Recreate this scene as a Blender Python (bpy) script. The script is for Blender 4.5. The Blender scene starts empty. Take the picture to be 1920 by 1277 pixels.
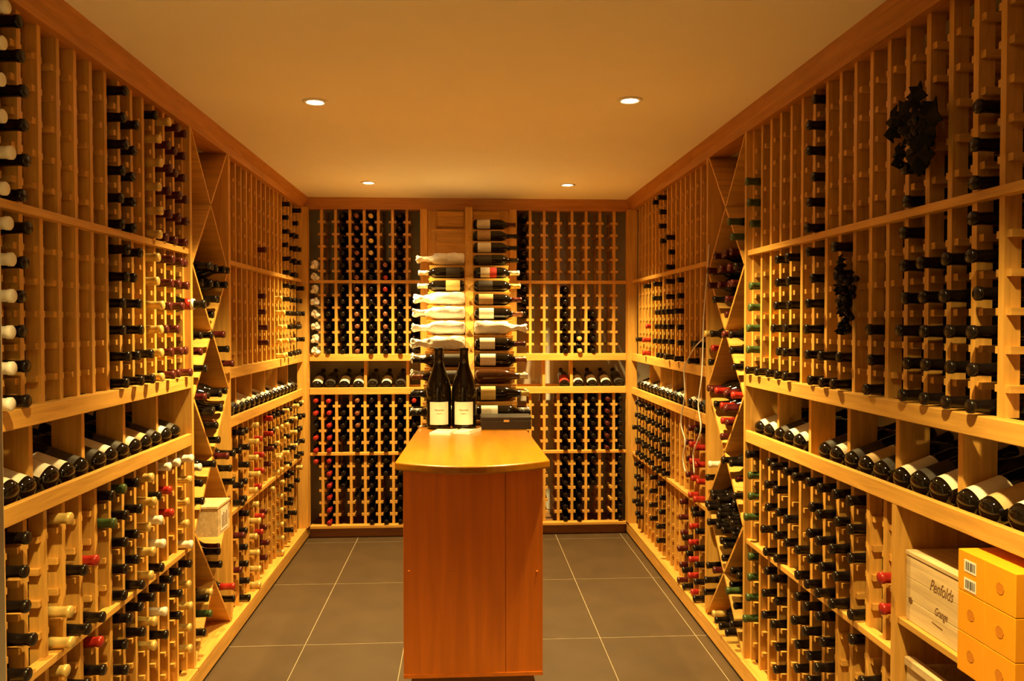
import bpy, bmesh, math, random
from mathutils import Vector, Matrix, Quaternion
random.seed(7)
S = bpy.context.scene
C = S.collection
# ------------------------------------------------------------------ camera
F_PX, YAW, PITCH, ROLL, EYE = 1500.65, 0.0593, -0.0212, -0.0007, 1.5162
cd = bpy.data.cameras.new('camera'); cam = bpy.data.objects.new('camera', cd); C.objects.link(cam)
cd.sensor_width = 36.0; cd.lens = F_PX / 1920 * 36.0; cd.clip_start = 0.02
fwd = Vector((math.sin(YAW)*math.cos(PITCH), math.cos(YAW)*math.cos(PITCH), math.sin(PITCH)))
rgt = Vector((math.cos(YAW), -math.sin(YAW), 0)); up = rgt.cross(fwd)
r2 = math.cos(ROLL)*rgt + math.sin(ROLL)*up; u2 = -math.sin(ROLL)*rgt + math.cos(ROLL)*up
cam.matrix_world = Matrix(((r2.x, u2.x, -fwd.x, 0), (r2.y, u2.y, -fwd.y, 0), (r2.z, u2.z, -fwd.z, EYE), (0, 0, 0, 1)))
S.camera = cam
# ------------------------------------------------------------------ world and exposure
w = bpy.data.worlds.new('world'); S.world = w; w.use_nodes = True
w.node_tree.nodes['Background'].inputs[0].default_value = (1.0, 0.5, 0.15, 1)
w.node_tree.nodes['Background'].inputs[1].default_value = 0.01
vs = S.view_settings
vs.view_transform = 'Standard'; vs.look = 'None'; vs.gamma = 1.0; vs.use_curve_mapping = False
vs.exposure = 0.95
LAMP_COL = (1.0, 0.70, 0.235); LAMP_W = 228.0; LAMP_SIZE = 101.0
LAMPS = [(-0.591, 3.242), (0.654, 3.149), (-0.598, 5.074), (0.656, 5.081), (-0.59, 1.32), (0.655, 1.30)]
# ------------------------------------------------------------------ materials
def mat_base(name):
    m = bpy.data.materials.new(name); m.use_nodes = True
    nt = m.node_tree; return m, nt, nt.nodes['Principled BSDF']
def plain(name, col, rough=0.5, var=0.0, metal=0.0, coat=0.0, scale=40.0, bump=0.0, spec=.5):
    m, nt, b = mat_base(name)
    b.inputs['Roughness'].default_value = rough; b.inputs['Metallic'].default_value = metal
    b.inputs['Coat Weight'].default_value = coat; b.inputs['Specular IOR Level'].default_value = spec
    tc = nt.nodes.new('ShaderNodeTexCoord'); n = nt.nodes.new('ShaderNodeTexNoise')
    n.inputs['Scale'].default_value = scale; n.inputs['Detail'].default_value = 3
    nt.links.new(tc.outputs['Object'], n.inputs['Vector'])
    r = nt.nodes.new('ShaderNodeValToRGB')
    r.color_ramp.elements[0].position = 0.3; r.color_ramp.elements[1].position = 0.7
    r.color_ramp.elements[0].color = tuple(c*(1-var) for c in col) + (1,)
    r.color_ramp.elements[1].color = tuple(min(1, c*(1+var)) for c in col) + (1,)
    nt.links.new(n.outputs['Fac'], r.inputs['Fac']); nt.links.new(r.outputs['Color'], b.inputs['Base Color'])
    if bump:
        bp = nt.nodes.new('ShaderNodeBump'); bp.inputs['Strength'].default_value = bump; bp.inputs['Distance'].default_value = 0.004
        nt.links.new(n.outputs['Fac'], bp.inputs['Height']); nt.links.new(bp.outputs['Normal'], b.inputs['Normal'])
    return m
def wood(name, col, axis, rough=0.45, var=0.22, coat=0.0, obvar=0.14, scale=9.0):
    m, nt, b = mat_base(name)
    b.inputs['Roughness'].default_value = rough; b.inputs['Coat Weight'].default_value = coat; b.inputs['Coat Roughness'].default_value = 0.12
    tc = nt.nodes.new('ShaderNodeTexCoord'); mp = nt.nodes.new('ShaderNodeMapping')
    sc = [scale*2.2]*3; sc['xyz'.index(axis)] = scale*0.16; mp.inputs['Scale'].default_value = sc
    oi = nt.nodes.new('ShaderNodeObjectInfo')
    va = nt.nodes.new('ShaderNodeVectorMath'); va.operation = 'ADD'
    vm = nt.nodes.new('ShaderNodeVectorMath'); vm.operation = 'SCALE'; vm.inputs[0].default_value = (13.1, 7.7, 17.3)
    nt.links.new(oi.outputs['Random'], vm.inputs['Scale'])
    nt.links.new(tc.outputs['Object'], va.inputs[0]); nt.links.new(vm.outputs[0], va.inputs[1])
    nt.links.new(va.outputs[0], mp.inputs['Vector'])
    n = nt.nodes.new('ShaderNodeTexNoise'); n.inputs['Scale'].default_value = 3.0; n.inputs['Detail'].default_value = 5; n.inputs['Distortion'].default_value = 0.6
    nt.links.new(mp.outputs[0], n.inputs['Vector'])
    r = nt.nodes.new('ShaderNodeValToRGB'); e = r.color_ramp.elements
    e[0].position = 0.32; e[1].position = 0.7
    e[0].color = tuple(c*(1-var*k) for c, k in zip(col, (1, 1.2, 1.4))) + (1,); e[1].color = tuple(min(1, c*(1+var*.35)) for c in col) + (1,)
    nt.links.new(n.outputs['Fac'], r.inputs['Fac'])
    hs = nt.nodes.new('ShaderNodeHueSaturation'); mr = nt.nodes.new('ShaderNodeMapRange')
    mr.inputs['To Min'].default_value = 1-obvar; mr.inputs['To Max'].default_value = 1+obvar*.6
    nt.links.new(oi.outputs['Random'], mr.inputs['Value']); nt.links.new(mr.outputs[0], hs.inputs['Value'])
    nt.links.new(r.outputs['Color'], hs.inputs['Color']); nt.links.new(hs.outputs['Color'], b.inputs['Base Color'])
    bp = nt.nodes.new('ShaderNodeBump'); bp.inputs['Strength'].default_value = 0.15; bp.inputs['Distance'].default_value = 0.002
    nt.links.new(n.outputs['Fac'], bp.inputs['Height']); nt.links.new(bp.outputs['Normal'], b.inputs['Normal'])
    return m
RACK = (0.72, 0.395, 0.082)
M = {
 'wx': wood('rack_timber_x', RACK, 'x'), 'wy': wood('rack_timber_y', RACK, 'y'), 'wz': wood('rack_timber_z', RACK, 'z'),
 'cx': wood('crown_timber_x', (0.52, 0.22, 0.05), 'x', rough=.38), 'cy': wood('crown_timber_y', (0.52, 0.22, 0.05), 'y', rough=.38),
 'ct': wood('counter_top_timber', (0.36, 0.135, 0.002), 'y', rough=.33, coat=.12, var=.16, obvar=0, scale=5),
 'cp': wood('counter_panel_timber', (0.70, 0.185, 0.006), 'z', rough=.40, coat=.15, var=.16, obvar=.06, scale=4),
 'crate': wood('crate_pine', (0.72, 0.55, 0.30), 'y', rough=.6),
 'glass': plain('dark_bottle_glass', (0.006, 0.004, 0.0025), .05),
 'amber': plain('amber_bottle_glass', (0.09, 0.03, 0.008), .06, coat=.3),
 'k': plain('black_capsule', (0.008, 0.005, 0.004), .26, spec=.35), 'd': plain('dark_red_capsule', (0.07, 0.008, 0.008), .3),
 'r': plain('red_capsule', (0.34, 0.018, 0.012), .3), 'y': plain('gold_capsule', (0.72, 0.52, 0.16), .3, metal=.35),
 'g': plain('green_capsule', (0.045, 0.075, 0.022), .3), 'w': plain('white_capsule', (0.82, 0.77, 0.66), .32),
 'c': plain('copper_capsule', (0.24, 0.085, 0.04), .3, metal=.3), 's': plain('silver_capsule', (0.72, 0.70, 0.66), .28, metal=.6),
 'paper': plain('label_cream_paper', (0.84, 0.78, 0.64), .7, var=.05), 'label_y': plain('label_yellow_paper', (0.80, 0.62, 0.22), .7, var=.05),
 'label_r': plain('label_red_paper', (0.55, 0.04, 0.03), .6), 'label_b': plain('label_black_paper', (0.05, 0.04, 0.035), .5),
 'label_o': plain('label_ochre_paper', (0.55, 0.36, 0.16), .7, var=.1),
 'tissue': plain('tissue_paper', (0.88, 0.85, 0.80), .75, var=.06, bump=.5, scale=60),
 'plaster': plain('wall_plaster', (0.66, 0.56, 0.44), .9, var=.08, scale=6), 'ceil': plain('ceiling_paint', (0.90, 0.84, 0.72), .92, var=.015, scale=3),
 'white': plain('white_paint', (0.82, 0.80, 0.74), .7), 'grout': plain('tile_grout', (0.36, 0.29, 0.20), .9, var=.05),
 'tile': plain('slate_tile', (0.074, 0.046, 0.025), .45, var=.14, scale=4.5),
 'entry': plain('entry_wall_bounce_cut', (0.16, 0.12, 0.08), .8, var=.05, scale=5), 'jamb': plain('door_jamb_paint', (0.50, 0.46, 0.36), .6), 'plinth': wood('plinth_timber', (0.34, 0.16, 0.06), 'y', rough=.5), 'plinthx_shaded': wood('plinth_timber_x_shaded', (0.34, 0.16, 0.06), 'x', rough=.5),  # entry walls darkened to cut bounce; end wall plinth has shade in its colour
 'orange': plain('orange_carton', (0.86, 0.36, 0.012), .45, var=.03), 'orange_dk': plain('orange_carton_print', (0.62, 0.22, 0.012), .5),
 'ink': plain('black_ink', (0.02, 0.015, 0.012), .7), 'brand': plain('burnt_brand_ink', (0.17, 0.075, 0.022), .8),
 'giftbox': plain('dark_gift_box_leatherette', (0.026, 0.014, 0.009), .5, var=.1, spec=.3), 'chrome': plain('chrome_metal', (0.75, 0.72, 0.68), .2, metal=1),
 'grape': plain('dark_grape_skin', (0.008, 0.005, 0.006), .4, spec=.3), 'leaf': plain('dark_leaf', (0.008, 0.0065, 0.004), .7, var=.3, spec=.15),
 'cord': plain('white_cord_plastic', (0.78, 0.74, 0.66), .5), 'black': plain('shadow_gap_black', (0.012, 0.008, 0.005), .8),
}
def emitter(name, col, s):
    m, nt, b = mat_base(name); b.inputs['Base Color'].default_value = col + (1,)
    b.inputs['Emission Color'].default_value = col + (1,); b.inputs['Emission Strength'].default_value = s; return m
M['lens'] = emitter('lamp_lens_glow', (1.0, 0.80, 0.48), 30.0)
# ------------------------------------------------------------------ mesh helpers
def mesh(name, verts, faces, mats, smooth=False, idx=None):
    me = bpy.data.meshes.new(name); me.from_pydata(verts, [], faces)
    for m in (mats if isinstance(mats, (list, tuple)) else [mats]): me.materials.append(M[m])
    if smooth:
        for p in me.polygons: p.use_smooth = True
    if idx:
        for p, i in zip(me.polygons, idx): p.material_index = i
    me.update(); return me
BF = [(0,3,2,1),(4,5,6,7),(0,1,5,4),(1,2,6,5),(2,3,7,6),(3,0,4,7)]
def boxv(c, s):
    x, y, z = (q/2 for q in s)
    return [(c[0]+a*x, c[1]+b*y, c[2]+d*z) for d in (-1, 1) for a, b in ((-1,-1),(1,-1),(1,1),(-1,1))]
_box = {}
def box_mesh(s, m):
    k = (tuple(round(q, 5) for q in s), m)
    if k not in _box: _box[k] = mesh('board', boxv((0,0,0), s), BF, m)
    return _box[k]
def obj(name, me, parent=None, loc=(0,0,0), rot=None):
    o = bpy.data.objects.new(name, me); C.objects.link(o); o.location = loc
    if rot is not None:
        o.rotation_mode = 'QUATERNION'; o.rotation_quaternion = rot
    if parent: o.parent = parent
    return o
def tag(o, label=None, cat=None, group=None, kind=None):
    if label: o['label'] = label
    if cat: o['category'] = cat
    if group: o['group'] = group
    if kind: o['kind'] = kind
    return o
def thing(name, label, cat, loc=(0,0,0), group=None):
    return tag(obj(name, None, None, loc), label, cat, group)
def rel(parent, lo, hi):
    c = Vector([(a+b)/2 for a, b in zip(lo, hi)]); return c - (parent.location if parent else Vector())
def box(name, lo, hi, m, parent=None, bevel=0.0):
    lo, hi = [min(a, b) for a, b in zip(lo, hi)], [max(a, b) for a, b in zip(lo, hi)]
    o = obj(name, box_mesh([b-a for a, b in zip(lo, hi)], m), parent, rel(parent, lo, hi))
    if bevel:
        b = o.modifiers.new('bevel', 'BEVEL'); b.width = bevel; b.segments = 2; b.limit_method = 'ANGLE'
    return o
def prism(name, pts, axis, a, b, m, parent=None):
    """polygon pts in the two other axes (cyclic order x<y<z), extruded along axis from a to b (world coords)"""
    off = parent.location if parent else Vector()
    def P(u, v, t):
        q = {'x': (t, u, v), 'y': (u, t, v), 'z': (u, v, t)}[axis]; return tuple(Vector(q) - off)
    n = len(pts); vs_ = [P(u, v, a) for u, v in pts] + [P(u, v, b) for u, v in pts]
    fs = [tuple(range(n))[::-1], tuple(range(n, 2*n))] + [(i, (i+1) % n, n+(i+1) % n, n+i) for i in range(n)]
    me = mesh(name, vs_, fs, m); bm = bmesh.new(); bm.from_mesh(me); bmesh.ops.recalc_face_normals(bm, faces=bm.faces); bm.to_mesh(me); bm.free()
    return obj(name, me, parent)
def lathe_data(prof, seg, a0=0.0, a1=2*math.pi):
    full = abs(a1-a0-2*math.pi) < 1e-6; cols = seg if full else seg+1
    v, f = [], []
    for r, z in prof:
        for i in range(cols):
            a = a0+(a1-a0)*i/seg; v.append((r*math.cos(a), r*math.sin(a), z))
    for j in range(len(prof)-1):
        for i in range(seg):
            k = (i+1) % cols; f.append((j*cols+i, j*cols+k, (j+1)*cols+k, (j+1)*cols+i))
    if full:
        if prof[0][0] > 1e-6: f.append(tuple(range(cols))[::-1])
        if prof[-1][0] > 1e-6: f.append(tuple(range((len(prof)-1)*cols, len(prof)*cols)))
    return v, f
def lathe(name, prof, seg, m, a0=0.0, a1=2*math.pi, smooth=True):
    v, f = lathe_data(prof, seg, a0, a1); return mesh(name, v, f, m, smooth)
def tube_mesh(name, pts, r, m, seg=8):
    pts = [Vector(p) for p in pts]; v, f = [], []
    for i, p in enumerate(pts):
        t = (pts[min(i+1, len(pts)-1)] - pts[max(i-1, 0)]).normalized()
        a = t.orthogonal().normalized() if i == 0 else (prev - t*prev.dot(t)).normalized(); prev = a; b = t.cross(a)
        for k in range(seg):
            q = 2*math.pi*k/seg; v.append(tuple(p + r*(math.cos(q)*a + math.sin(q)*b)))
    for i in range(len(pts)-1):
        for k in range(seg):
            f.append((i*seg+k, i*seg+(k+1) % seg, (i+1)*seg+(k+1) % seg, (i+1)*seg+k))
    f += [tuple(range(seg))[::-1], tuple(range((len(pts)-1)*seg, len(pts)*seg))]
    return mesh(name, v, f, m, True)
def smooth_path(pts, n=6):
    out = []; P = [Vector(p) for p in pts]
    for i in range(len(P)-1):
        p0, p1, p2, p3 = P[max(i-1, 0)], P[i], P[i+1], P[min(i+2, len(P)-1)]
        for k in range(n):
            t = k/n; out.append(0.5*((2*p1) + (p2-p0)*t + (2*p0-5*p1+4*p2-p3)*t*t + (3*p1-p0-3*p2+p3)*t**3))
    return out + [P[-1]]
# ------------------------------------------------------------------ dimensions of the cellar
XL, XR, YB = -1.12, 1.185, 5.698        # front planes of lips and end panels
SL, SR, SB = -1.145, 1.21, 5.722        # front planes of the bottle uprights
WL, WR, WB, WF = -1.47, 1.535, 6.06, -0.7
CEIL, TOP = 2.40, 2.325
LIP1, LIP2 = (1.016, 1.065), (1.252, 1.302)
MID_A, MID_C, LEDGE = (1.801, 1.8235), (0.583, 0.604), (0.070, 0.090)
ROWS = {'A': [2.275-.0868*k for k in range(6)], 'B': [1.758-.0874*k for k in range(6)],
        'C': [0.972-.0877*k for k in range(5)], 'D': [0.544-.0866*k for k in range(6)]}
# ------------------------------------------------------------------ room shell
fl = tag(box('floor', (WL, WF, -0.06), (WR, WB, -0.0011), 'grout'), 'grey stone tiled floor with pale grout lines', 'floor', kind='structure')
TW, TD, TX, TY = 0.4683, 0.8888, -0.7544, 2.9118
for i in range(-2, 5):
    for j in range(-5, 4):
        x0, x1, y0, y1 = TX+TW*i, TX+TW*(i+1), TY+TD*j, TY+TD*(j+1)
        x0, x1, y0, y1 = max(x0, WL), min(x1, WR), max(y0, WF), min(y1, WB)
        if x1-x0 < .05 or y1-y0 < .05: continue
        box('tile', (x0+.002, y0+.0032, -.004), (x1-.002, y1-.0032, 0), 'tile', fl)
tag(box('ceiling', (WL, WF, CEIL), (WR, WB, CEIL+.06), 'ceil'), 'plain painted plaster ceiling with recessed downlights', 'ceiling', kind='structure')
tag(box('wall_left', (WL-.06, 1.9, -.06), (WL, WB, CEIL), 'plaster'), 'plaster wall behind the left racks', 'wall', kind='structure')
tag(box('wall_entry', (WL-.06, WF, -.06), (WL, 1.9, CEIL), 'entry'), 'entry wall beside the door jamb, darkened to cut bounced light', 'wall', kind='structure')  # dark colour added to keep bounced light off the near racks
tag(box('wall_right', (WR, WF, -.06), (WR+.06, WB, CEIL), 'plaster'), 'plaster wall behind the right racks', 'wall', kind='structure')
wb = tag(box('wall_back', (WL, WB, -.06), (WR, WB+.06, CEIL), 'plaster'), 'plaster end wall behind the racks with white painted patches', 'wall', kind='structure')
for x0, x1, z0, z1 in ((.622, .676, .10, .50), (.622, .676, .56, .98), (.622, .676, 1.06, 1.55), (.622, .676, 1.62, 1.78), (.508, .535, 1.08, 1.80)):
    box('paint_patch', (x0, WB-.004, z0), (x1, WB, z1), 'white', wb)
tag(box('wall_front', (WL, WF-.06, -.06), (WR, WF, CEIL), 'entry'), 'plaster wall closing the entry end', 'wall', kind='structure')
dj = tag(box('door_1', (WL, .88, 0), (-0.56, .97, CEIL), 'jamb'), 'painted door jamb at the cellar entrance', 'door jamb', kind='structure')
box('casing', (-0.65, .86, 0), (-0.500, .90, CEIL), 'jamb', dj, .004)
# crown trims and plinths
def crown(name, X, sgn, y0, y1):
    pts = [(X-sgn*.10, TOP-.004), (X, TOP-.004), (X+sgn*.004, TOP+.030), (X+sgn*.010, TOP+.034), (X+sgn*.030, CEIL), (X-sgn*.10, CEIL)]
    return tag(prism(name, pts, 'y', y0, y1, 'cy'), kind='structure')
tag(crown('trim_1', XL, 1, 1.5, YB+.02), 'timber crown moulding above the left racks', 'crown moulding')
tag(crown('trim_2', XR, -1, 1.2, YB+.02), 'timber crown moulding above the right racks', 'crown moulding')
tag(prism('trim_3', [(YB+.10, TOP-.004), (YB, TOP-.004), (YB-.004, TOP+.034), (YB-.020, CEIL), (YB+.10, CEIL)], 'x', XL+.0, XR-.0, 'cx'),
    'timber crown moulding above the end wall racks', 'crown moulding', kind='structure')
for nm, x0, x1, xt, lb in (('baseboard_left', WL, XL+.018, XL+.004, 'left'), ('baseboard_right', XR-.018, WR, XR-.004, 'right')):
    q = tag(box(nm, (x0, 1.2, .016), (x1, YB+.02, LEDGE[0]), 'wy'), 'timber plinth under the %s racks' % lb, 'baseboard', kind='structure')
    box('toe_shadow', (x0 if lb == 'left' else xt, 1.2, 0), (xt if lb == 'left' else x1, YB+.02, .0158), 'plinth', q)  # dark strip standing in for the shadow line along the floor
tag(box('baseboard_back', (XL+.019, YB+.035, 0), (XR-.019, WB, LEDGE[0]), 'plinthx_shaded'), 'timber plinth under the end wall racks, coloured dark for shade', 'baseboard', kind='structure')  # shade under the ledge is put into the plinth colour
# ------------------------------------------------------------------ downlights
def downlight(x, y, label):
    t = thing('downlight', label, 'ceiling light', (x, y, CEIL), 'recessed ceiling downlights')
    prof = [(.030, -.001), (.034, -.006), (.044, -.007), (.050, -.004), (.051, 0.0)]
    obj('trim_ring', lathe('trim_ring', prof, 24, 'white'), t)
    obj('lens', lathe('lens', [(0.0, -.0045), (.018, -.0042), (.031, -.002), (.031, 0)], 20, 'lens'), t)
    ld = bpy.data.lights.new('downlight_beam', 'SPOT'); ld.energy = LAMP_W*(.85 if y < 2 else 1.0); ld.color = LAMP_COL; ld.spot_size = math.radians(LAMP_SIZE); ld.spot_blend = 1.0; ld.shadow_soft_size = .028
    obj('beam', ld, t, (0, 0, -.045))
for (x, y), lb in zip(LAMPS, ['small round downlight above the counter front and the rack of gold capsules', 'small round downlight above the counter front and the rack of green capsules',
        'small round downlight between the tissue-wrapped column and the left corner rack', 'small round downlight by the end wall and the rack with cords',
        'small round downlight by the doorway jamb', 'small round downlight by the orange gift boxes']): downlight(x, y, lb)
# ------------------------------------------------------------------ racks
class Frame:
    """maps (along, out, z): 'along' runs along the wall, 'out' is the distance from the rack front plane into the wall"""
    def __init__(s, side):
        s.side = side
    def pt(s, a, d, z):
        return {'L': (SL-d, a, z), 'R': (SR+d, a, z), 'B': (a, SB+d, z)}[s.side]
    def box(s, name, a0, a1, d0, d1, z0, z1, parent, grain, bevel=0):
        m = {'a': {'L': 'wy', 'R': 'wy', 'B': 'wx'}, 'd': {'L': 'wx', 'R': 'wx', 'B': 'wy'}, 'z': {'L': 'wz', 'R': 'wz', 'B': 'wz'}}[grain][s.side]
        return box(name, s.pt(a0, d0, z0), s.pt(a1, d1, z1), m, parent, bevel)
    def out(s):
        return Vector({'L': (1, 0, 0), 'R': (-1, 0, 0), 'B': (0, -1, 0)}[s.side])
DEPTH = .245; LIPD = -.025
cam_loc = Vector((0, 0, EYE))
def rack(side, label, strips, a0, a1, ends, upper=True, lower_range=None, part_rails=True, posts=()):
    """strips: upright centres; a0..a1 extent; ends: list of (a_lo,a_hi) end panels; lower_range: limits of the lower half"""
    F = Frame(side); mid = F.pt((a0+a1)/2, 0, 0)
    t = thing('wine_rack', label, 'wine rack', mid, 'timber bottle racks lining the cellar')
    lo0, lo1 = lower_range or (a0, a1)
    for e0, e1 in ends: F.box('end_panel', e0, e1, LIPD, .29, LEDGE[1], TOP, t, 'z')
    F.box('display_lip', a0, a1, LIPD, -.005, LIP1[0], LIP1[1], t, 'a', .002)
    F.box('upper_lip', a0, a1, LIPD, .016, LIP2[0], LIP2[1], t, 'a', .002)
    F.box('tier_board', a0, a1, LIPD+.006, .016, MID_A[0], MID_A[1], t, 'a', .002)
    F.box('tier_board', lo0, lo1, LIPD+.006, .016, MID_C[0], MID_C[1], t, 'a', .002)
    F.box('base_ledge', a0, a1, LIPD-.018, .016, LEDGE[0], LEDGE[1], t, 'a', .002)
    F.box('display_shelf', a0, a1, -.005, .27, LIP1[0]+.002, LIP1[0]+.012, t, 'a')
    F.box('cradle_bar', a0, a1, .135, .155, LIP1[0]+.012, LIP1[0]+.0552, t, 'a')
    for q in posts: F.box('display_post', q-.010, q+.010, .035, .125, LIP1[0]+.012, LIP2[0]+.03, t, 'z')
    rails = []
    for sidx, q in enumerate(strips):
        for z0, z1, ok in ((LIP2[1], TOP, True), (LEDGE[1], LIP1[0], lo0 <= q <= lo1)):
            if not ok: continue
            F.box('upright', q-.0095, q+.0095, 0, .040, z0, z1, t, 'z')
            F.box('upright', q-.0095, q+.0095, DEPTH-.03, DEPTH, z0, z1, t, 'z')
        for T in 'ABCD':
            if T in 'CD' and not lo0 <= q <= lo1: continue
            for z in ROWS[T][:-1]:
                for sg in (-1, 1):
                    c = q+sg*(.0095+.0085)
                    if c-.01 < a0 or c+.01 > a1: continue
                    if any(e0-.009 < c < e1+.009 for e0, e1 in ends): continue
                    if T in 'CD' and not lo0 < c < lo1: continue
                    rails.append((c, z-.0405))
    rails.sort(key=lambda r: (Vector(F.pt(r[0], 0, r[1]))-cam_loc).length)
    n = 300 if part_rails else 0
    for c, z in rails[:n]: F.box('rail', c-.0085, c+.0085, (.006), DEPTH-.03, z-.0085, z+.0085, t, 'd')
    if len(rails) > n:
        v, f = [], []
        for c, z in rails[n:]:
            p, q = Vector(F.pt(c-.0085, (.0015 if side == 'B' else .006), z-.0085)), Vector(F.pt(c+.0085, DEPTH-.03, z+.0085))
            b = len(v); v += boxv((p+q)/2-Vector(mid), [abs(k) for k in (q-p)]); f += [tuple(i+b for i in g) for g in BF]
        tag(obj('rail_rows', mesh('rail_rows', v, f, 'wy' if side == 'B' else 'wx'), t), kind='stuff')
    return t
LNs = [3.345-.0998*k for k in range(15)]; LN = [3.295-.0998*k for k in range(15)]
LFs = [4.003+.1012*j for j in range(16)]; LF = [3.952+.1012*j for j in range(17)]
RNs = [3.3026-.0976*k for k in range(18)]; RN = [3.2538-.0976*k for k in range(18)]
RFs = [4.047+.0975*j for j in range(16)]; RF = [3.998+.0975*j for j in range(17)]
BLs = [-1.004, -.906, -.806, -.706, -.607, -.507, -.406]; BL = [-1.0465, -.955, -.856, -.756, -.6565, -.557, -.4565, -.3585]
BRs = [.471, .572, .674, .773, .874, .974, 1.077]; BR = [.425, .5215, .623, .7235, .8235, .924, 1.0255, 1.121]
RLAB = {'LN': 'the rack beside the door jamb', 'LF': 'the corner rack of gold and red capsules', 'BL': 'the end wall rack with wrapped bottles',
        'BR': 'the half-empty end wall rack', 'RF': 'the corner rack with dangling cords', 'RN': 'the rack above the orange boxes'}
rack('L', 'timber bottle rack beside the door jamb with a column of white capsules', LNs[:14], 1.945, 3.355, [(1.925, 1.9445), (3.356, 3.380)], posts=[3.145, 2.846, 2.546, 2.247])
rack('L', 'timber corner rack on the left wall holding gold and red capsules', LFs, 3.912, 5.625, [(3.890, 3.911)], part_rails=False, posts=[4.205, 4.51, 4.81, 5.115, 5.42])
rack('B', 'end wall timber rack holding a column of tissue-wrapped bottles', BLs, -1.089, -.311, [(-.311, -.262)], part_rails=False, posts=[-.706, -.406])
rack('B', 'half-empty end wall timber rack with bare wall showing through', BRs, .372, 1.162, [(.322, .372)], part_rails=False, posts=[.773, .572])
rack('R', 'timber corner rack on the right wall with white cords hanging down it', RFs, 3.872, 5.625, [(3.848, 3.871)], part_rails=False, posts=[4.145, 4.437, 4.73, 5.02, 5.315])
rn = rack('R', 'timber rack above the orange boxes with green capsules at one end', RNs, 1.45, 3.312, [(3.313, 3.333)], lower_range=(2.149, 3.312), posts=[3.107, 2.8146, 2.5218, 2.229, 1.936])
for a, b in (((XL-.04, 5.627, LEDGE[1]), (XL+.028, YB+.03, TOP)), ((XR-.022, 5.627, LEDGE[1]), (XR+.04, YB+.03, TOP))):
    side = 'left' if a[0] < 0 else 'right'
    tag(box('corner_post', a, b, 'wz'), 'square timber post in the corner by the %s' % ('wrapped bottles' if side == 'left' else 'cord-draped rack'), 'post', 'corner posts')
# ------------------------------------------------------------------ diamond bins
LV = [TOP-.0005-k*(TOP-LEDGE[1])/8 for k in range(9)]
def diamond_bin(side, y0, y1, label):
    X = XL if side == 'L' else XR; sg = -1 if side == 'L' else 1
    t = thing('diamond_bin', label, 'wine bin', (X+sg*.14, (y0+y1)/2, 0), 'lattice diamond bins')
    ym = (y0+y1)/2
    a, b = X+sg*.002, X+sg*.30
    box('back_panel', (X+sg*.302, y0, LEDGE[1]), (X+sg*.312, y1, TOP), 'wz', t)
    box('base_board', (X-sg*.018, y0-.02, LEDGE[0]), (X+sg*.30, y1+.02, LEDGE[1]), 'wy', t)
    th = .0085
    for k in range(4):
        zt, zm, zb = LV[2*k], LV[2*k+1], LV[2*k+2]
        for (p, q) in (((y0+.001, zt), (y1-.001, zb)), ((y1-.001, zt), (y0+.001, zb))):
            d = Vector((q[0]-p[0], q[1]-p[1])).normalized(); n = Vector((-d.y, d.x))*th
            P = [Vector(p)+n, Vector(p)-n, Vector(q)-n, Vector(q)+n]
            P = [(min(max(c.x, y0+.0005), y1-.0005), min(max(c.y, LEDGE[1]), TOP)) for c in P]
            prism('lattice_board', P, 'x', min(a, b), max(a, b), 'wx', t)
    return t
DL = (3.380, 3.890); DR = (3.333, 3.848)
diamond_bin('L', *DL, 'timber lattice bin holding a pale wooden case')
diamond_bin('R', *DR, 'timber lattice bin with red capsules piled in a diamond')
# ------------------------------------------------------------------ bottles
BORD = [(0.0, .0), (.012, .0006), (.022, .0026), (.030, .0072), (.0352, .0138), (.0375, .024), (.0375, .178), (.0365, .192), (.030, .210), (.020, .226), (.0152, .240), (.0142, .262), (.0142, .290), (.0158, .291), (.0158, .299), (.012, .300), (0, .300)]
BURG = [(0.0, .0), (.013, .0006), (.024, .0028), (.033, .0078), (.0385, .015), (.041, .026), (.041, .140), (.039, .160), (.032, .190), (.023, .218), (.0165, .242), (.0145, .265), (.0142, .290), (.0160, .291), (.0160, .299), (.012, .300), (0, .300)]
CAP = [(.0166, .236), (.0150, .262), (.0148, .287), (.0166, .289), (.0168, .299), (.0140, .3016), (0, .3018)]
me_glass = lathe('bottle_glass', BORD, 24, 'glass'); me_burg = lathe('burgundy_glass', BURG, 24, 'glass'); me_amber = lathe('amber_glass', BURG, 24, 'amber')
me_cap = {c: lathe('capsule_'+c, CAP, 18, c) for c in 'kdrygwcs'}
def label_mesh(m, z0, z1, r, half=1.25): return lathe('bottle_label', [(r, z0), (r, z1)], 12, m, math.pi/2-half, math.pi/2+half)
me_lab = {k: label_mesh(k, .030, .120, .0379) for k in ('paper', 'label_y', 'label_r', 'label_b', 'label_o')}
me_lab_burg = {k: label_mesh(k, .030, .112, .0414) for k in ('paper', 'label_y', 'label_r', 'label_b', 'label_o')}
CNAME = {'k': 'black', 'd': 'dark red', 'r': 'bright red', 'y': 'gold', 'g': 'dark green', 'w': 'white', 'c': 'copper', 's': 'silver'}
def aim(d, upv=None):
    """rotation taking local +Z to d and local +Y as near as possible to upv"""
    d = Vector(d).normalized(); u = Vector(upv) if upv is not None else Vector((0, 0, 1))
    if abs(d.dot(u.normalized())) > .99: u = Vector((0, 1, 0))
    y = (u - d*u.dot(d)).normalized(); x = y.cross(d)
    return Matrix((x, y, d)).transposed().to_quaternion()
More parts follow.
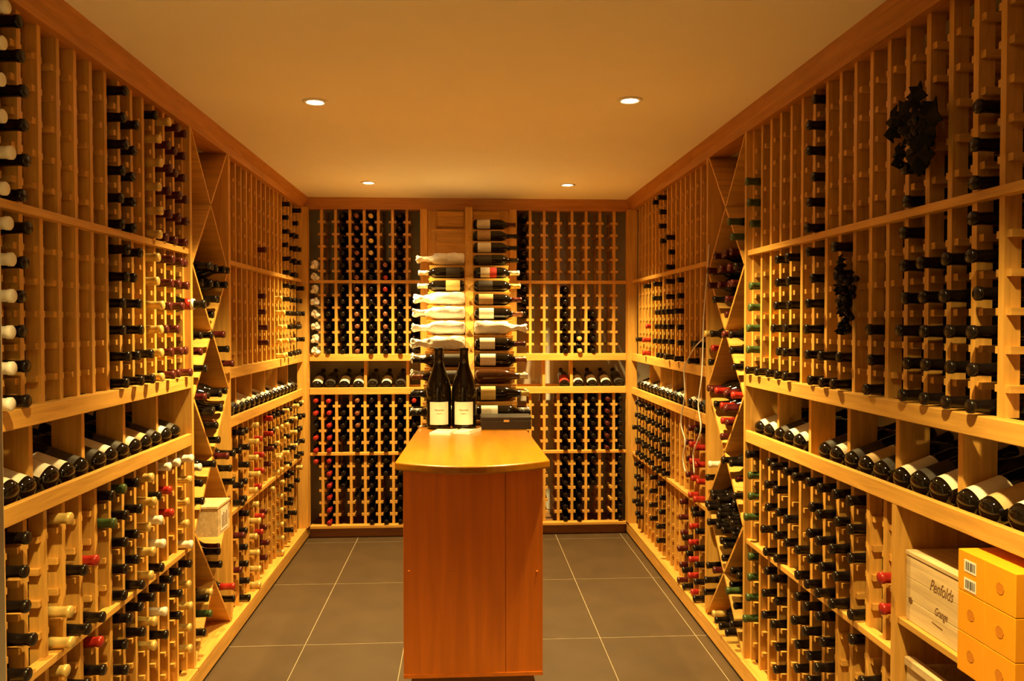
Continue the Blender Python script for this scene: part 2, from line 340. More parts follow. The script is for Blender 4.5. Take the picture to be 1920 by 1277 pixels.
def bottle(base, d, cap, label, group, lab=None, burg=False, upv=None, scale=1.0, glass=None, name='wine_bottle'):
    rot = aim(d, upv)
    o = tag(obj(name, glass or (me_burg if burg else me_glass), None, base, rot), label, 'wine bottle', group)
    if cap: obj('capsule', me_cap[cap], o)
    if lab: obj('label', (me_lab_burg if burg else me_lab)[lab], o)
    if scale != 1.0: o.scale = (scale,)*3
    return o
dark = []       # black-capsuled bottles lying in racks and bins: individuals for the nearest, one object for the far rest
def put(base, d, cap, label, group):
    dark.append((base, d, cap, label, group))
TIER = {'A': 'top', 'B': 'second', 'C': 'third', 'D': 'bottom'}
ORDN = ['first', 'second', 'third', 'fourth', 'fifth', 'sixth', 'seventh', 'eighth', 'ninth', 'tenth', 'eleventh', 'twelfth', 'thirteenth', 'fourteenth', 'fifteenth', 'sixteenth', 'seventeenth', 'eighteenth']
RSHORT = {'LN': 'door-jamb rack', 'LF': 'gold-capsule corner rack', 'BL': 'tissue-column rack', 'BR': 'half-empty rack', 'RF': 'corded corner rack', 'RN': 'orange-box rack'}
RREF = {'LN': 'lattice bin', 'LF': 'lattice bin', 'BL': 'corner post', 'BR': 'stepped stand', 'RF': 'lattice bin', 'RN': 'lattice bin'}
def fill(code, side, cells, data):
    F = Frame(side); out = F.out()
    for T, cols in data.items():
        for k, s in cols.items():
            for i, ch in enumerate(s):
                if ch == '.': continue
                z = ROWS[T][i]; pr = .038 + random.uniform(-.012, .012) + (.016 if code == 'LN' and k == 13 else 0)
                tip = Vector(F.pt(cells[k] + random.uniform(-.0015, .0015), -pr, z + random.uniform(-.001, .002)))
                where = '%s tier, %s row, %s column from the %s, %s' % (TIER[T], ORDN[i], ORDN[k], RREF[code], RSHORT[code])
                if ch == 'W': wrapped(tip - out*.30, out, 'tissue-wrapped bottle, ' + where, 'tissue-wrapped bottles in the end wall rack', False); continue
                lb = '%s-capsuled bottle, %s' % (CNAME[ch].replace(' ', '-'), where)
                put(tip - out*.30, out, ch, lb, '%s capsules, %s tier, %s' % (CNAME[ch], TIER[T], RLAB[code]))
# tissue wrapped bottle
def wrap_mesh(name, seed, tail):
    rnd = random.Random(seed); prof = [(0, 0), (.033, 0), (.043, .006), (.0445, .03), (.044, .10), (.0435, .17), (.038, .20), (.027, .222), (.021, .245), (.020, .27), (.025, .295), (.032, .315 if tail else .302), (.018, .318 if tail else .306), (0, .312 if tail else .304)]
    seg = 28; prof = [p for a, b in zip(prof, prof[1:]) for p in (a, ((a[0]+b[0])/2, (a[1]+b[1])/2))] + [prof[-1]]; v, f = lathe_data(prof, seg); ph = [rnd.uniform(0, 6.28) for _ in range(6)]
    v2 = []
    for x, y, z in v:
        a = math.atan2(y, x); r = math.hypot(x, y)
        k = 1 + .08*math.sin(3*a+ph[0]+z*40) + .07*math.sin(5*a+ph[1]-z*65) + .05*math.sin(7*a+ph[2]+z*110)
        if z > .2: k *= 1 + .16*math.sin(2*a+ph[3]) + .12*math.sin(4*a+ph[4]+z*120)
        v2.append((x*k, y*k, z + (.006*math.sin(3*a+ph[5]) if z > .29 else 0)))
    return mesh(name, v2, f, 'tissue', True)
me_wrap = [wrap_mesh('tissue_wrap', s, True) for s in range(4)]; me_wrap_short = [wrap_mesh('tissue_wrap_short', s+9, False) for s in range(3)]
def wrapped(base, d, label, group, tail=True):
    o = tag(obj('wrapped_bottle', random.choice(me_wrap if tail else me_wrap_short), None, base, aim(d)), label, 'wrapped bottle', group)
    o.scale = (.88, .88, 1.0)
    return o
K6, K5, Y6, D6, W6 = 'k'*6, 'k'*5, 'y'*6, 'd'*6, 'w'*6
fill('LN', 'L', LN, {
 'A': {0: D6, 1: D6, 2: 'yddddd', 3: 'kyyyyy', 5: '.kkkkk', 6: K6, 12: K6, 13: W6},
 'B': {0: 'dd..dd', 1: D6, 2: D6, 3: Y6, 4: '....kk', 5: K6, 6: K6, 12: K6, 13: W6},
 'C': {0: 'wyyyw', 1: 'w....', 2: 'wrr..', 3: '.kwwk', 4: 'yyyyy', 5: K5, 6: 'gkkkk', 7: 'kg...', 8: '..r.k', 9: '..k.k', 10: 'y..yy', 12: K5},
 'D': {0: 'kyyyy.', 1: 'kkk...', 2: 'k.....', 3: 'kwk...', 4: 'kyy...', 5: 'kk....', 6: 'kkkk..', 8: 'rk....', 9: '.k....', 10: 'y.....', 12: 'kk....'}})
fill('LF', 'L', LF, {
 'A': {6: '....d.', 12: K6, 14: '..kkkk', 15: K6},
 'B': {6: '.dddd.', 10: '.yyyyy', 11: '...yyy', 12: K6, 14: 'kkkkyk', 15: '.kkkkk', 16: K6},
 'C': {1: 'kk.kk', 2: K5, 4: 'yyyyy', 5: '.rrrr', 7: 'rrdd.', 8: 'kkk..', 9: 'kyyyy', 10: 'ky.yy', 11: 'yyyyy', 12: K5, 13: '.k.k.', 14: 'yyyy.', 15: K5, 16: 'ykkkk'},
 'D': {1: '.d.d..', 2: K6, 4: Y6, 5: '.rr...', 6: '.dddd.', 8: 'y.....', 10: Y6, 12: 'kkkkk.', 13: 'kkkk..', 15: 'yk....'}})
fill('BL', 'B', BL, {
 'A': {0: '....WW', 2: K6, 3: 'cccccc', 4: 'yyyykk', 5: '....cr', 6: K6},
 'B': {0: 'WWWWWW', 1: '.kkkkk', 2: K6, 3: 'cccccc', 4: K6, 5: 'rccckk', 6: K6, 7: '.kkkkk'},
 'C': {0: 'rrkrr', 1: 'rrrrr', 2: '.kkk.', 3: 'ccckk', 4: K5, 5: K5, 6: K5, 7: 'rkkkk'},
 'D': {0: 'r.....', 1: 'rrrrrr', 2: '.kk...', 3: 'k..k..', 4: K6, 5: 'kk..kk', 6: K6}})
fill('BR', 'B', BR, {
 'A': {0: K6}, 'B': {0: 'kkk...', 3: K6, 4: '....yy', 5: '..kkkk'},
 'C': {3: K5, 4: K5, 5: K5, 6: 'ddddd', 7: K5}, 'D': {3: K6, 4: K6, 5: 'kkk...', 7: K6}})
fill('RF', 'R', RF, {
 'A': {6: '...kkk', 8: 'kkkk..', 10: 'k.....'},
 'B': {0: '....k.', 1: '....kk', 4: K6, 6: K6, 7: '..kkkk', 8: '..kkkk', 9: 'kkkkkk', 12: 'k..rrr', 14: '....k.'},
 'C': {0: 'krrrr', 1: 'drrrr', 2: '.ddd.', 7: K5, 8: K5, 9: K5, 10: '.kkk.', 11: K5, 12: K5, 13: K5, 14: K5, 15: K5},
 'D': {0: K6, 1: 'krrrrr', 2: '..kkkk', 3: D6, 8: 'kkkkk.', 10: 'kkkk..', 14: 'kkkkk.', 15: 'kkkkk.'}})
fill('RN', 'R', RN, {
 'A': {0: '..ggg.', 6: K6, 12: '....kk', 15: '...kkk'},
 'B': {0: '.ggggk', 1: '.....k', 2: '.....k', 3: K6, 4: K6, 6: K6, 7: '....kk', 8: 'kkk.kk', 10: '...kkk', 12: K6, 13: '.kkkkk', 14: '.kkkkk', 15: K6},
 'C': {0: 'kggg.', 2: K5, 3: K5, 4: 'k.kk.', 5: 'k..kk', 6: K5, 7: K5, 8: K5, 9: 'kkk.k', 11: '..rr.'},
 'D': {0: 'gggg..', 2: 'kkk...', 3: 'kkkkk.', 5: 'kkkk..', 6: 'kkkkk.', 7: 'kkkk..', 9: 'k.k...', 10: '.k....'}})
# bins: bottles stacked between the lattice boards
def pack(y0, y1, poly, ztop, shrink=.0375+.0095):
    """poly: (sign list) of half planes a*y+b*z<=c ; returns centres in rows from below"""
    hp = []
    n = len(poly); cx = sum(p[0] for p in poly)/n; cz = sum(p[1] for p in poly)/n
    for i in range(n):
        (ya, za), (yb, zb) = poly[i], poly[(i+1) % n]
        nx, nz = zb-za, -(yb-ya); L = math.hypot(nx, nz); nx /= L; nz /= L
        if nx*(cx-ya)+nz*(cz-za) > 0: nx, nz = -nx, -nz
        hp.append((nx, nz, nx*ya+nz*za-shrink))
    res = []; z = min(p[1] for p in poly)
    def span(z):
        lo, hi = -9, 9
        for nx, nz, c in hp:
            r = c-nz*z
            if abs(nx) < 1e-6:
                if r < -1e-6: return None
            elif nx > 0: hi = min(hi, r/nx)
            else: lo = max(lo, r/nx)
        return (lo, hi) if hi >= lo-1e-4 else None
    while z < ztop:
        sp = span(z)
        if sp is None: z += .002; continue
        nb = int((sp[1]-sp[0])/.0765)+1; off = ((sp[1]-sp[0])-(nb-1)*.0765)/2
        res += [(sp[0]+off+.0765*i, z) for i in range(nb)]
        z += .0690
    return res
def fill_bin(side, y0, y1, specs, tag_):
    X, sg = (XL, -1) if side == 'L' else (XR, 1); ym = (y0+y1)/2
    for kind, k, ztop, caps in specs:
        if kind == 'D': poly = [(ym, LV[k-1]), (y1, LV[k]), (ym, LV[k+1]), (y0, LV[k])]; where = 'in a diamond'
        elif kind == 'N': poly = [(y0, LV[k-1]), (ym, LV[k]), (y0, LV[k+1])]; where = 'in a half diamond'
        elif kind == 'F': poly = [(y1, LV[k-1]), (ym, LV[k]), (y1, LV[k+1])]; where = 'in a half diamond'
        else: poly = [(y0, LEDGE[1]), (y1, LEDGE[1]), (ym, LV[7])]; where = 'on the bottom board'
        for i, (y, z) in enumerate(pack(y0, y1, poly, ztop)):
            ch = caps[i % len(caps)]
            base = Vector((X+sg*(.29+random.uniform(-.035, .015)), y, z))
            lb = '%s-capsuled bottle stacked %s of the bin %s' % (CNAME[ch].replace(' ', '-'), where, tag_)
            put(base, Vector((-sg, 0, 0)), ch, lb, '%s capsules %s of the lattice bin %s' % (CNAME[ch], where, tag_))
fill_bin('L', *DL, [('D', 2, 1.80, 'kkkk'), ('N', 3, 1.50, 'kdkkr'), ('F', 3, 1.50, 'dkdk'), ('D', 4, 1.22, 'kkdkk'), ('N', 5, .97, 'kkwkk'), ('F', 5, .92, 'kkd'),
                    ('D', 6, .55, 'kkdkrk'), ('N', 7, .36, 'kgkyk'), ('F', 7, .33, 'krkdk')], 'with the wooden case')
fill_bin('R', *DR, [('N', 1, 1.96, 'ggk'), ('D', 2, 1.87, 'ddkdd'), ('N', 3, 1.50, 'kkkd'), ('F', 3, 1.48, 'krky'), ('D', 4, 1.25, 'ddrddrkr'), ('N', 5, .94, 'kdkk'), ('F', 5, .88, 'kw'),
                    ('D', 6, .72, 'kkkk'), ('N', 7, .42, 'kkgk'), ('F', 7, .36, 'kkd'), ('T', 0, .15, 'kkky')], 'with piled red capsules')
# individuals and the far remainder
dark.sort(key=lambda q: (q[0]-cam_loc).length)
for base, d, ch, lb, gr in dark[:300]: bottle(base, d, ch, lb, gr)
if len(dark) > 300:
    MI = ['glass'] + list('kdrygwcs')
    v1, f1 = lathe_data(BORD, 10); v2, f2 = lathe_data(CAP, 10); V, Fc, ix = [], [], []
    for base, d, ch, lb, gr in dark[300:]:
        R = aim(d).to_matrix()
        for vv, ff, mi in ((v1, f1, 0), (v2, f2, MI.index(ch))):
            b = len(V); V += [tuple(base + R @ Vector(q)) for q in vv]; Fc += [tuple(i+b for i in g) for g in ff]; ix += [mi]*len(ff)
    tag(obj('wine_bottles', mesh('far_bottles', V, Fc, MI, True, ix)), 'wine bottles with assorted capsules filling the racks towards the end wall', 'wine bottles', kind='stuff')
print('racked bottles', len(dark))
# large champagne bottle sticking out of the left rack
o = bottle(Vector((SL-.235, LN[0]+.004, ROWS['B'][2]+.012)), (1, 0, 0), 'k', 'large champagne bottle with a red and white neck band protruding beside the lattice bin', None, burg=True, scale=1.12)
obj('neck_band', lathe('neck_band', [(.0215, .232), (.0205, .250)], 14, 'r'), o); obj('neck_band', lathe('neck_band', [(.0205, .252), (.0195, .262)], 14, 'w'), o)
# ------------------------------------------------------------------ display row bottles
TILT = math.radians(20)
def display(side, a, lab, burg, rl, nth, ref):
    F = Frame(side); o_ = F.out(); ax = (-o_*math.cos(TILT) + Vector((0, 0, 1))*math.sin(TILT))
    r = .041 if burg else .0375
    p = Vector(F.pt(a, .006, LIP1[0]+.014)) + Vector((0, 0, 1))*(r*math.cos(TILT)) - o_*(r*math.sin(TILT)*0)
    nm = {'paper': 'cream', 'label_y': 'yellow', 'label_r': 'red', 'label_b': 'black', 'label_o': 'ochre'}.get(lab)
    lb = '%s-labelled bottle tilted on the display shelf, %s from the %s, %s' % (nm, ORDN[nth], ref, rl)
    bottle(p, ax, 'k', lb, 'display bottles, %s label, %s' % (nm or 'no', rl), lab, burg, upv=(0, 0, 1), name='display_bottle')
P_, Y_, R_, B_, O_ = 'paper', 'label_y', 'label_r', 'label_b', 'label_o'
for n, (a, lab, bg) in enumerate(((2.115, P_, 1), (2.198, P_, 0), (2.318, P_, 1), (2.413, P_, 0), (2.497, B_, 0), (2.62, B_, 0), (2.703, P_, 0), (2.795, B_, 0), (2.90, P_, 0), (2.997, O_, 0), (3.09, B_, 0), (3.195, P_, 0), (3.29, B_, 0))):
    display('L', a, lab, bool(bg), RSHORT['LN'], 12-n, 'lattice bin')
for i in range(17): display('L', LF[i], (P_ if i in (1, 3, 4, 5, 6, 8, 9, 11, 12, 13, 15) else B_), False, RSHORT['LF'], i, 'lattice bin')
for n, (a, lab) in enumerate(zip(BL[:7], (P_, B_, P_, P_, B_, P_, B_))): display('B', a, lab, False, RSHORT['BL'], n, 'corner post')
for n, (a, lab) in enumerate(zip(BR[3:], (R_, P_, P_, P_, B_))): display('B', a, lab, False, RSHORT['BR'], 4-n, 'corner post')
for i in range(17):
    if i not in (4,): display('R', RF[i], (P_ if i in (2, 3, 5, 6, 8, 9, 10, 12, 14, 15) else B_), False, RSHORT['RF'], i, 'lattice bin')
for n, (a, lab, bg) in enumerate(((3.265, P_, 0), (3.165, P_, 0), (3.05, B_, 0), (2.965, P_, 0), (2.87, P_, 0), (2.66, B_, 0), (2.575, P_, 0), (2.47, B_, 0), (2.38, O_, 0), (2.29, B_, 0), (2.18, P_, 0), (2.09, B_, 1), (2.0, P_, 1), (1.885, P_, 0), (1.80, O_, 0), (1.695, P_, 1), (1.59, B_, 0))):
    display('R', a, lab, bool(bg), RSHORT['RN'], n, 'lattice bin')
# ------------------------------------------------------------------ stepped display stand on the end wall
CX = .031
st = thing('stepped_stand', 'stepped timber display stand with a central post and bottles lying along its shelves', 'display stand', (CX, 5.0, 0))
ZS = [2.172-.0908*i for i in range(14)]; YS = [5.60-.098*i for i in range(14)]
prism('centre_post', [(5.575, 2.322), (5.64, 2.322), (5.64, 2.13), (4.385, .98), (4.305, .98), (5.575, 2.135)], 'x', CX-.025, CX+.025, 'wz', st)
box('stand_back', (-.262, 5.715, LEDGE[1]), (.322, 5.735, TOP), 'wz', st)
for z0, z1 in ((2.20, 2.31),):
    for s in (-1, 1): box('raised_panel', (CX+s*.035, 5.70, z0), (CX+s*.225, 5.716, z1), 'wx', st, .004)
box('base_cabinet', (CX-.262, 4.37, 0), (CX+.262, 5.695, ZS[13]-.016), 'wz', st)
for i in range(14):
    dep = .112 if i < 7 else .34
    for s in (-1, 1):
        box('step_shelf', (CX+s*.0255, YS[i], ZS[i]-.014), (CX+s*.262, min(YS[i]+dep, 5.712), ZS[i]), 'wx', st, .0015)
        if i: box('riser', (CX+s*.0255, YS[i]+.094, ZS[i]+.0005), (CX+s*.225, YS[i]+.100, ZS[i-1]-.0145), 'wx', st)
        box('side_stile', (CX+s*.228, YS[i]+.0835, ZS[i]+.0005), (CX+s*.258, YS[i]+.098, (ZS[i-1]-.0145) if i else ZS[i]+.07), 'wz', st)
RL = 'the stepped stand'
right = [(P_, 'd', 0), (O_, 'k', 0), (P_, 'k', 0), (B_, 'k', 0), ('rw', 's', 0), (B_, 'y', 0), (O_, 'd', 0), (P_, 'c', 0), None, (P_, 'd', 0), (P_, 'c', 0), ('amber', 's', 1), (Y_, 'y', 1), (P_, 'k', 0)]
left = [None, None, None, 'T', (B_, 'w', 0), (Y_, 'w', 0), 'T', 'T', 'T', 'T', (B_, 'k', 0), (B_, 'c', 0), (Y_, 'k', 1), (P_, 'k', 0)]
ORD = ['topmost', 'second', 'third', 'fourth', 'fifth', 'sixth', 'seventh', 'eighth', 'ninth', 'tenth', 'eleventh', 'twelfth', 'thirteenth', 'lowest']
for s, lst in ((1, right), (-1, left)):
    hand = 'corded' if s > 0 else 'wrapped'
    for i, it in enumerate(lst):
        if it is None and s < 0: continue
        d = Vector((s, 0, 0))
        side = 'side towards the %s rack' % ('half-empty' if s > 0 else 'tissue-column')
        if it in (None, 'T'):
            wrapped((CX+s*.029, YS[i]+.046, ZS[i]+.0452), d, 'tissue-wrapped bottle on the %s step, %s' % (ORD[i], side), 'tissue-wrapped bottles on the stepped stand'); continue
        lab, cap, bg = it; r = .041 if bg else .0375
        b = bottle(Vector((CX+s*.029, YS[i]+.045, ZS[i]+r+.0006)), d, cap, '%s-capsuled bottle on the %s step, %s' % (CNAME[cap].replace(' ', '-'), ORD[i], side), 'bottles lying on the stepped stand',
                   None if lab in ('rw', 'amber') else lab, bool(bg), upv=(0, -1, .35), glass=me_amber if lab == 'amber' else None, name='display_bottle')
        if lab == 'rw':
            obj('label', label_mesh(P_, .045, .105, .0379), b); obj('label', label_mesh(R_, .105, .150, .0379), b)
    for i in range(7, 14):
        for q in range(1 if i < 9 else 2):
            yy = YS[i]+.148+.084*q
            if yy+.045 > YS[i]+.34: continue
            ch = 'skywkdws'[(i*3+q*5+(s > 0)) % 8]
            if s < 0 and ch == 'w':
                wrapped((CX+s*.030, yy+.012, ZS[i]+.0455), Vector((s, 0, 0)), 'tissue-wrapped bottle %s behind the front row on the %s step, tissue-column side' % (('directly', 'second')[q], ORD[i]), 'second-row wrapped bottles on the stepped stand')
            else:
                bottle(Vector((CX+s*.030, yy, ZS[i]+.038)), (s, 0, 0), ch, '%s-capsuled bottle %s behind the front row on the %s step, %s' % (CNAME[ch].replace(' ', '-'), ('directly', 'second')[q], ORD[i], 'wrapped side' if s < 0 else 'bare side'), 'second-row bottles on the stepped stand', None, name='display_bottle')
# ------------------------------------------------------------------ counter
ct = thing('counter', 'orange varnished timber counter with a bow-fronted top', 'counter', (.035, 3.7, 0))
pts = [(-.243, 4.325), (-.279, 3.203)]
for k in range(1, 24):
    t = k/24; x = -.279+.6235*t; y = 3.203+.010*t - .118*4*t*(1-t); pts.append((x, y))
pts += [(.3445, 3.213), (.318, 4.325)]
top = prism('counter_top', pts[::-1], 'z', .931, .965, 'ct', ct)
bv = top.modifiers.new('bevel', 'BEVEL'); bv.width = .007; bv.segments = 3; bv.limit_method = 'ANGLE'
box('carcass', (-.240, 3.245, .083), (.308, 4.32, .9305), 'cp', ct)
box('front_panel', (-.2476, 3.222, .083), (.1638, 3.2445, .9305), 'cp', ct, .0015)
box('front_panel', (.1652, 3.222, .083), (.316, 3.2445, .9305), 'cp', ct, .0015)
box('bottom_rail', (-.2476, 3.2195, .083), (.316, 3.2219, .098), 'cp', ct)
box('toe_kick', (-.215, 3.29, 0), (.285, 4.31, .0825), 'plinth', ct)
me_screw = lathe('screw_cap', [(.0, -.0022), (.004, -.002), (.0055, 0)], 12, 'cp')
for x, z in ((-.2246, .5177), (-.0577, .5145), (.1211, .511), (.2924, .5077)): obj('screw_cap', me_screw, ct, Vector((x, 3.2218, z))-ct.location, Vector((0, 0, 1)).rotation_difference(Vector((0, 1, 0))))
BIG = [(0.0, .006), (.048, .0), (.062, .005), (.0655, .016), (.0655, .190), (.064, .215), (.055, .252), (.042, .290), (.030, .325), (.0235, .352), (.0215, .385), (.0210, .408), (.0235, .410), (.0235, .420), (0, .4215)]
me_big = lathe('double_magnum_glass', BIG, 32, 'glass')
me_bigcap = lathe('double_magnum_capsule', [(.0262, .342), (.0230, .375), (.0222, .405), (.0247, .408), (.0247, .421), (.020, .424), (0, .424)], 24, 'k')
def text(name, body, size, m, parent, loc, rot, shear=0.0, ext=.0004, sx=1.0):
    cu = bpy.data.curves.new(name, 'FONT'); cu.body = body; cu.size = size; cu.extrude = ext; cu.align_x = 'CENTER'; cu.align_y = 'CENTER'; cu.shear = shear
    tmp = bpy.data.objects.new(name+'_tmp', cu); C.objects.link(tmp)
    bpy.context.view_layer.update()
    me = bpy.data.meshes.new_from_object(tmp.evaluated_get(bpy.context.evaluated_depsgraph_get()))
    bpy.data.objects.remove(tmp); me.materials.clear(); me.materials.append(M[m])
    o = bpy.data.objects.new(name, me); C.objects.link(o); o.parent = parent; o.location = loc; o.rotation_euler = rot; o.scale = (sx, 1, 1)
    return o
def bend_text(o, R, a0):
    """wrap a flat text mesh (local xy plane) onto a vertical cylinder of radius R, centred on angle a0 of the bottle"""
    for v in o.data.vertices:
        a = a0 + v.co.x/R; rr = R + v.co.z
        v.co = Vector((rr*math.cos(a), rr*math.sin(a), v.co.y))
for x, y, yaw, what in ((-.1354, 4.218, .06, 'nearer the corkscrew'), (-.003, 4.212, -.03, 'beside the dark gift box')):
    b = tag(obj('large_bottle', me_big, None, (x, y, .9652)), 'tall oversized dark wine bottle with a square cream label standing %s' % what, 'wine bottle', 'oversized bottles on the counter')
    b.rotation_euler = (0, 0, yaw)
    obj('capsule', me_bigcap, b)
    lb = obj('label', lathe('large_label', [(.0659, .026), (.0661, .028), (.0661, .142), (.0659, .144)], 20, 'paper', -math.pi/2-.80, -math.pi/2+.80), b)
    for body, sz, z in (('TRAVINE', .0125, .101), ('Reserve', .0080, .084)):
        o = text('lettering', body, sz, 'brand' if sz < .01 else 'ink', lb, (0, 0, z), (0, 0, 0), .25 if sz < .01 else 0)
        bend_text(o, .0664, -math.pi/2)
gb = thing('gift_box', 'long dark leatherette gift box with a hinged lid and small clasp', 'box', (.216, 4.225, .9652))
box('box_body', (.085, 4.145, .9652), (.3465, 4.305, 1.012), 'giftbox', gb, .003)
box('lid', (.0835, 4.1435, 1.013), (.348, 4.3065, 1.030), 'giftbox', gb, .003)
box('clasp', (.202, 4.1405, 1.004), (.232, 4.1445, 1.016), 'chrome', gb, .001)
def pad(label, c, s, rz, curl):
    nx = 8; v, f = [], []
    for k, z in ((0, 0), (1, s[2])):
        for i in range(nx+1):
            for j in (0, 1):
                u = i/nx-.5; v.append((u*s[0], (j-.5)*s[1], z + curl*max(0, u)**2*4*k))
    n = 2*(nx+1)
    for i in range(nx):
        a = 2*i; f += [(a, a+1, a+3, a+2), (n+a, n+a+2, n+a+3, n+a+1), (a, a+2, n+a+2, n+a), (a+1, n+a+1, n+a+3, a+3)]
    f += [(0, n, n+1, 1), (2*nx, 2*nx+1, n+2*nx+1, n+2*nx)]
    o = tag(obj('note_pad', mesh('note_pad', v, f, 'paper'), None, c), label, 'paper', 'papers on the counter'); o.rotation_euler = (0, 0, rz); return o
pad('cream note pad lying flat in front of the large bottles', (-.105, 4.035, .9652), (.105, .15, .010), -.25, .004)
pad('cream leaflet with a raised corner beside the dark gift box', (.005, 4.06, .9652), (.11, .15, .007), -.42, .012)
cs = thing('corkscrew', 'small metal corkscrew lying by the large bottles', 'corkscrew', (-.212, 4.235, .9652))
obj('handle', tube_mesh('handle', [(-.035, -.01, .008), (-.01, 0, .008), (.02, .008, .008)], .006, 'chrome'), cs)
obj('worm', tube_mesh('worm', [(-.02+.005*k, .02+.004*math.cos(k*1.2), .006+.004*math.sin(k*1.2)) for k in range(12)], .0015, 'chrome', 6), cs)
# ------------------------------------------------------------------ storage bin, case, gift boxes
sb = thing('storage_bin', 'open timber storage bin with a shelf under the display row', 'storage bin', (1.33, 1.80, 0))
box('end_panel', (XR, 2.126, LEDGE[1]), (1.50, 2.148, LIP1[0]-.0005), 'wz', sb); box('end_panel', (XR, 1.45, LEDGE[1]), (1.50, 1.47, LIP1[0]-.0005), 'wz', sb)
box('shelf', (XR+.006, 1.4705, .690), (1.49, 2.1255, .708), 'wy', sb, .002); box('back_panel', (1.49, 1.4705, LEDGE[1]), (1.50, 2.1255, LIP1[0]-.0005), 'wy', sb)
box('floor_board', (XR, 1.4705, LEDGE[1]), (1.49, 2.1255, LEDGE[1]+.012), 'wy', sb)
def wooden_case(label, lo, hi, face, words, nplank=3):
    """planked case; face '-x' or '+x' carries branded lettering"""
    c = thing('wooden_case', label, 'wooden case', ((lo[0]+hi[0])/2, (lo[1]+hi[1])/2, lo[2]))
    box('case_body', (lo[0]+.004, lo[1], lo[2]), (hi[0]-.004, hi[1], hi[2]-.013), 'crate', c, .001)
    box('lid', (lo[0]-.002, lo[1]-.002, hi[2]-.012), (hi[0]+.002, hi[1]+.002, hi[2]), 'crate', c, .002)
    x = lo[0] if face == '-x' else hi[0]; q = .004 if face == '-x' else -.004; h = (hi[2]-.0135-lo[2])/nplank
    for i in range(nplank): box('plank', (x, lo[1]+.001, lo[2]+h*i+.0007), (x+q*.98, hi[1]-.001, lo[2]+h*(i+1)-.0007), 'crate', c, .0008)
    for body, sz, fy, fz, sh, sx in words:
        y = lo[1]+(hi[1]-lo[1])*fy; z = lo[2]+(hi[2]-lo[2])*fz
        rz = -math.pi/2 if face == '-x' else math.pi/2
        text('lettering', body, sz, 'brand', c, Vector((x-math.copysign(.0002, q), y, z))-c.location, (math.pi/2, 0, rz), sh, sx=sx)
    return c
wc = wooden_case('pale wooden wine case with branded lettering beside the orange boxes', (1.205, 1.806, .7085), (1.45, 2.108, .898), '-x',
            [('Penfolds', .044, .47, .68, .45, .66), ('Grange', .030, .47, .36, .45, .62)])
wl = wooden_case('pale wooden wine case wedged in a diamond of the lattice bin', (-1.33, 3.475, .604), (-1.055, 3.650, .735), '+x', [])
for y, z in ((2.085, .765), (1.826, .79)): obj('brand_mark', lathe('brand_mark', [(.004, -.0003), (.008, -.0004), (.0105, 0)], 7, 'brand', smooth=False), wc, Vector((1.2049, y, z))-wc.location, Vector((0, 0, 1)).rotation_difference(Vector((1, 0, 0))))
obj('brand_mark', tube_mesh('brand_line', [Vector((1.2049, 1.985-.045*k, .745-.004*k))-wc.location for k in (0, .5, 1)], .0012, 'brand', 6), wc)
box('paper_label', (-1.0545, 3.515, .618), (-1.0538, 3.615, .712), 'paper', wl)
for k in range(4): box('brand_mark', (-1.0537, 3.530+.021*k, .63), (-1.0533, 3.541+.021*k, .685+.008*(k % 2)), 'brand', wl)
cr = thing('open_crate', 'open wooden crate with a thick rim under the shelf', 'crate', (1.33, 2.02, .102))
for lo, hi in (((1.215, 1.90, .1025), (1.232, 2.118, .575)), ((1.42, 1.90, .1025), (1.437, 2.118, .575)), ((1.232, 1.90, .1025), (1.42, 1.917, .575)), ((1.232, 2.101, .1025), (1.42, 2.118, .575))): box('crate_side', lo, hi, 'crate', cr)
box('crate_rim', (1.208, 1.90, .5755), (1.236, 2.120, .600), 'crate', cr, .003)
box('crate_bottom', (1.232, 1.917, .1025), (1.42, 2.101, .112), 'crate', cr)
ROWN = ['bottom', 'middle', 'top']
for j in range(3):
    for i in range(2):
        y1 = 1.793-.0985*i; lo = (1.150, y1-.0975, .7085+.0945*j); hi = (1.475, y1, .7085+.0945*j+.0938)
        g = thing('gift_carton', 'orange champagne gift carton in the %s row, %s' % (ROWN[j], 'next to the wooden case' if i == 0 else 'away from the wooden case'), 'carton', ((lo[0]+hi[0])/2, (lo[1]+hi[1])/2, lo[2]), 'stacked orange gift cartons')
        box('carton', lo, hi, 'orange', g, .0015)
        if (j, i) == (2, 0):
            for zz in (.062, .020):
                s = box('barcode_sticker', (1.1492, y1-.066, lo[2]+zz-.014), (1.1499, y1-.024, lo[2]+zz+.014), 'white', g)
                for k, wd in enumerate((.002, .001, .0025, .001, .0015, .003, .001, .002, .001, .002)):
                    yy = y1-.030-.0034*k; box('bar', (1.1488, yy-wd, lo[2]+zz-.009), (1.1491, yy, lo[2]+zz+.010), 'ink', g)
        else:
            obj('emblem', lathe('emblem', [(.009, -.0004), (.0135, -.0006), (.0135, 0)], 8, 'orange_dk', smooth=False), g, Vector((1.1497, (lo[1]+hi[1])/2, lo[2]+.048))-g.location, Vector((0, 0, 1)).rotation_difference(Vector((1, 0, 0))))
            obj('emblem', lathe('emblem_core', [(0, -.0006), (.005, -.0004), (.005, 0)], 5, 'orange_dk', smooth=False), g, Vector((1.1497, (lo[1]+hi[1])/2, lo[2]+.048))-g.location, Vector((0, 0, 1)).rotation_difference(Vector((1, 0, 0))))
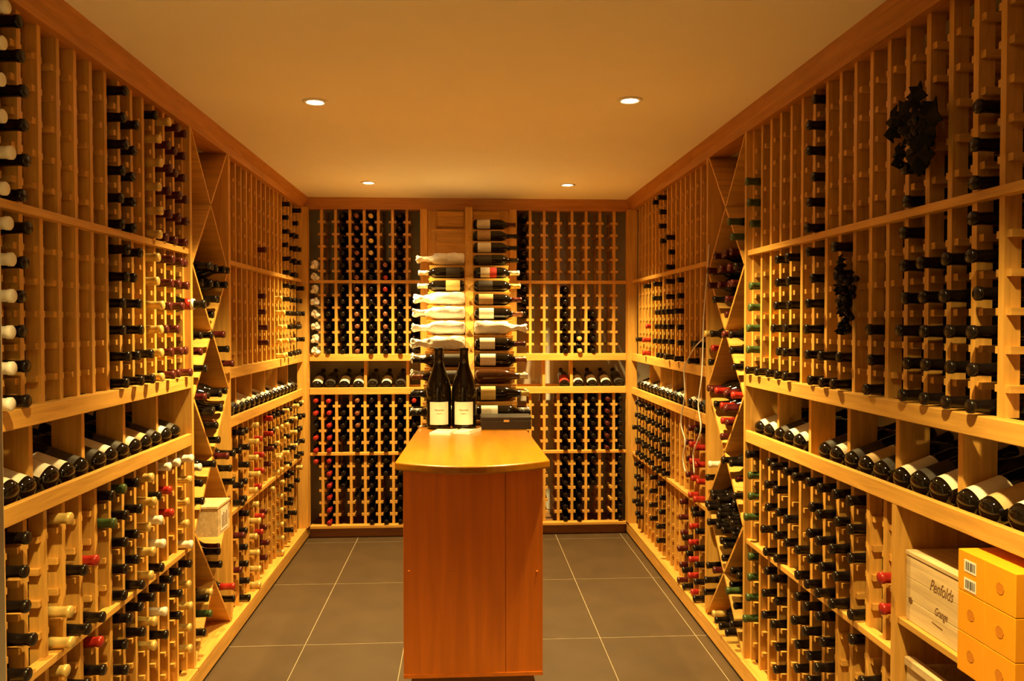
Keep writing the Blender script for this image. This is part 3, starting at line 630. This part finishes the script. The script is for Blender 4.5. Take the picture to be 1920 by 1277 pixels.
# ------------------------------------------------------------------ grape decorations and cords
def grapes(label, c, n, ext, leaves, seed):
    rnd = random.Random(seed); g = thing('grape_bunch', label, 'decoration', c, 'dark artificial grape bunches')
    v0, f0 = lathe_data([(0, -.011), (.0078, -.0078), (.011, 0), (.0078, .0078), (0, .011)], 8); V, Fc = [], []
    for _ in range(n):
        t = rnd.random(); s = (1-t*.75)
        p = Vector((rnd.uniform(-.03, .02)*s, rnd.gauss(0, .45)*ext[0]*s, -t*ext[1]+ext[1]*.35)); b = len(V)
        V += [tuple(p+Vector(q)) for q in v0]; Fc += [tuple(i+b for i in f) for f in f0]
    tag(obj('grape_cluster', mesh('grape_cluster', V, Fc, 'grape', True), g), kind='stuff')
    for ly, lz, s, r in leaves:
        pts = []
        for k in range(14):
            a = 2*math.pi*k/14; rr = s*(1+.28*math.cos(5*a)*(1 if k % 2 else .6)); pts.append((rr*math.cos(a+r), rr*math.sin(a+r)))
        vv = [(-.03, ly, lz)] + [(-.022+.012*math.sin(3*k), ly+y, lz+z) for k, (y, z) in enumerate(pts)]
        vv += [(x+.003, y, z) for x, y, z in vv]; m = 15
        ff = [(0, 1+k, 1+(k+1) % 14) for k in range(14)] + [(m, m+1+(k+1) % 14, m+1+k) for k in range(14)] + [(1+k, m+1+k, m+1+(k+1) % 14, 1+(k+1) % 14) for k in range(14)]
        obj('leaf', mesh('leaf', vv, ff, 'leaf'), g)
    obj('stalk', tube_mesh('stalk', [(.02, 0, ext[1]*.45), (0, 0, ext[1]*.30), (-.005, .01, 0)], .003, 'leaf', 6), g)
grapes('dark artificial grape bunch with leaves hanging high on the rack uprights', (1.185, 2.03, 2.00), 90, (.055, .13), [(.085, .055, .042, .3), (.045, .065, .045, 1.2), (-.02, .10, .034, 2.), (-.055, .0, .055, .5), (-.04, -.055, .05, 1.), (.060, -.035, .030, .1), (-.075, .035, .045, 2.2), (0, .03, .05, 1.7)], 3)
grapes('dark artificial grape bunch hanging in the second tier of the rack', (1.188, 2.425, 1.60), 40, (.028, .17), [(0, .10, .026, .3), (.01, .03, .024, 1.2), (-.012, -.04, .022, 2.), (0, -.10, .02, .4)], 5)
c1 = smooth_path([(1.188, 3.835, 1.90), (1.180, 3.84, 1.75), (1.178, 3.885, 1.55), (1.176, 3.89, 1.40), (1.165, 3.875, 1.25), (1.160, 3.91, 1.11), (1.160, 3.865, 1.0), (1.152, 3.93, .90), (1.155, 3.98, .85), (1.155, 3.96, .76)])
tag(obj('power_cord', tube_mesh('power_cord', c1, .0035, 'cord', 6)), 'white cord hanging from high on the lattice bin edge down the rack', 'cord', 'white cords')
c2 = smooth_path([(1.178, 3.89, 1.44), (1.165, 3.98, 1.40), (1.160, 4.09, 1.335), (1.155, 4.15, 1.27), (1.150, 4.12, 1.14), (1.152, 4.20, .99), (1.150, 4.11, .90), (1.150, 4.15, .80), (1.152, 4.11, .74)])
tag(obj('power_cord', tube_mesh('power_cord', c2, .0035, 'cord', 6)), 'white cord looping out over the upper lip and down past red capsules', 'cord', 'white cords')
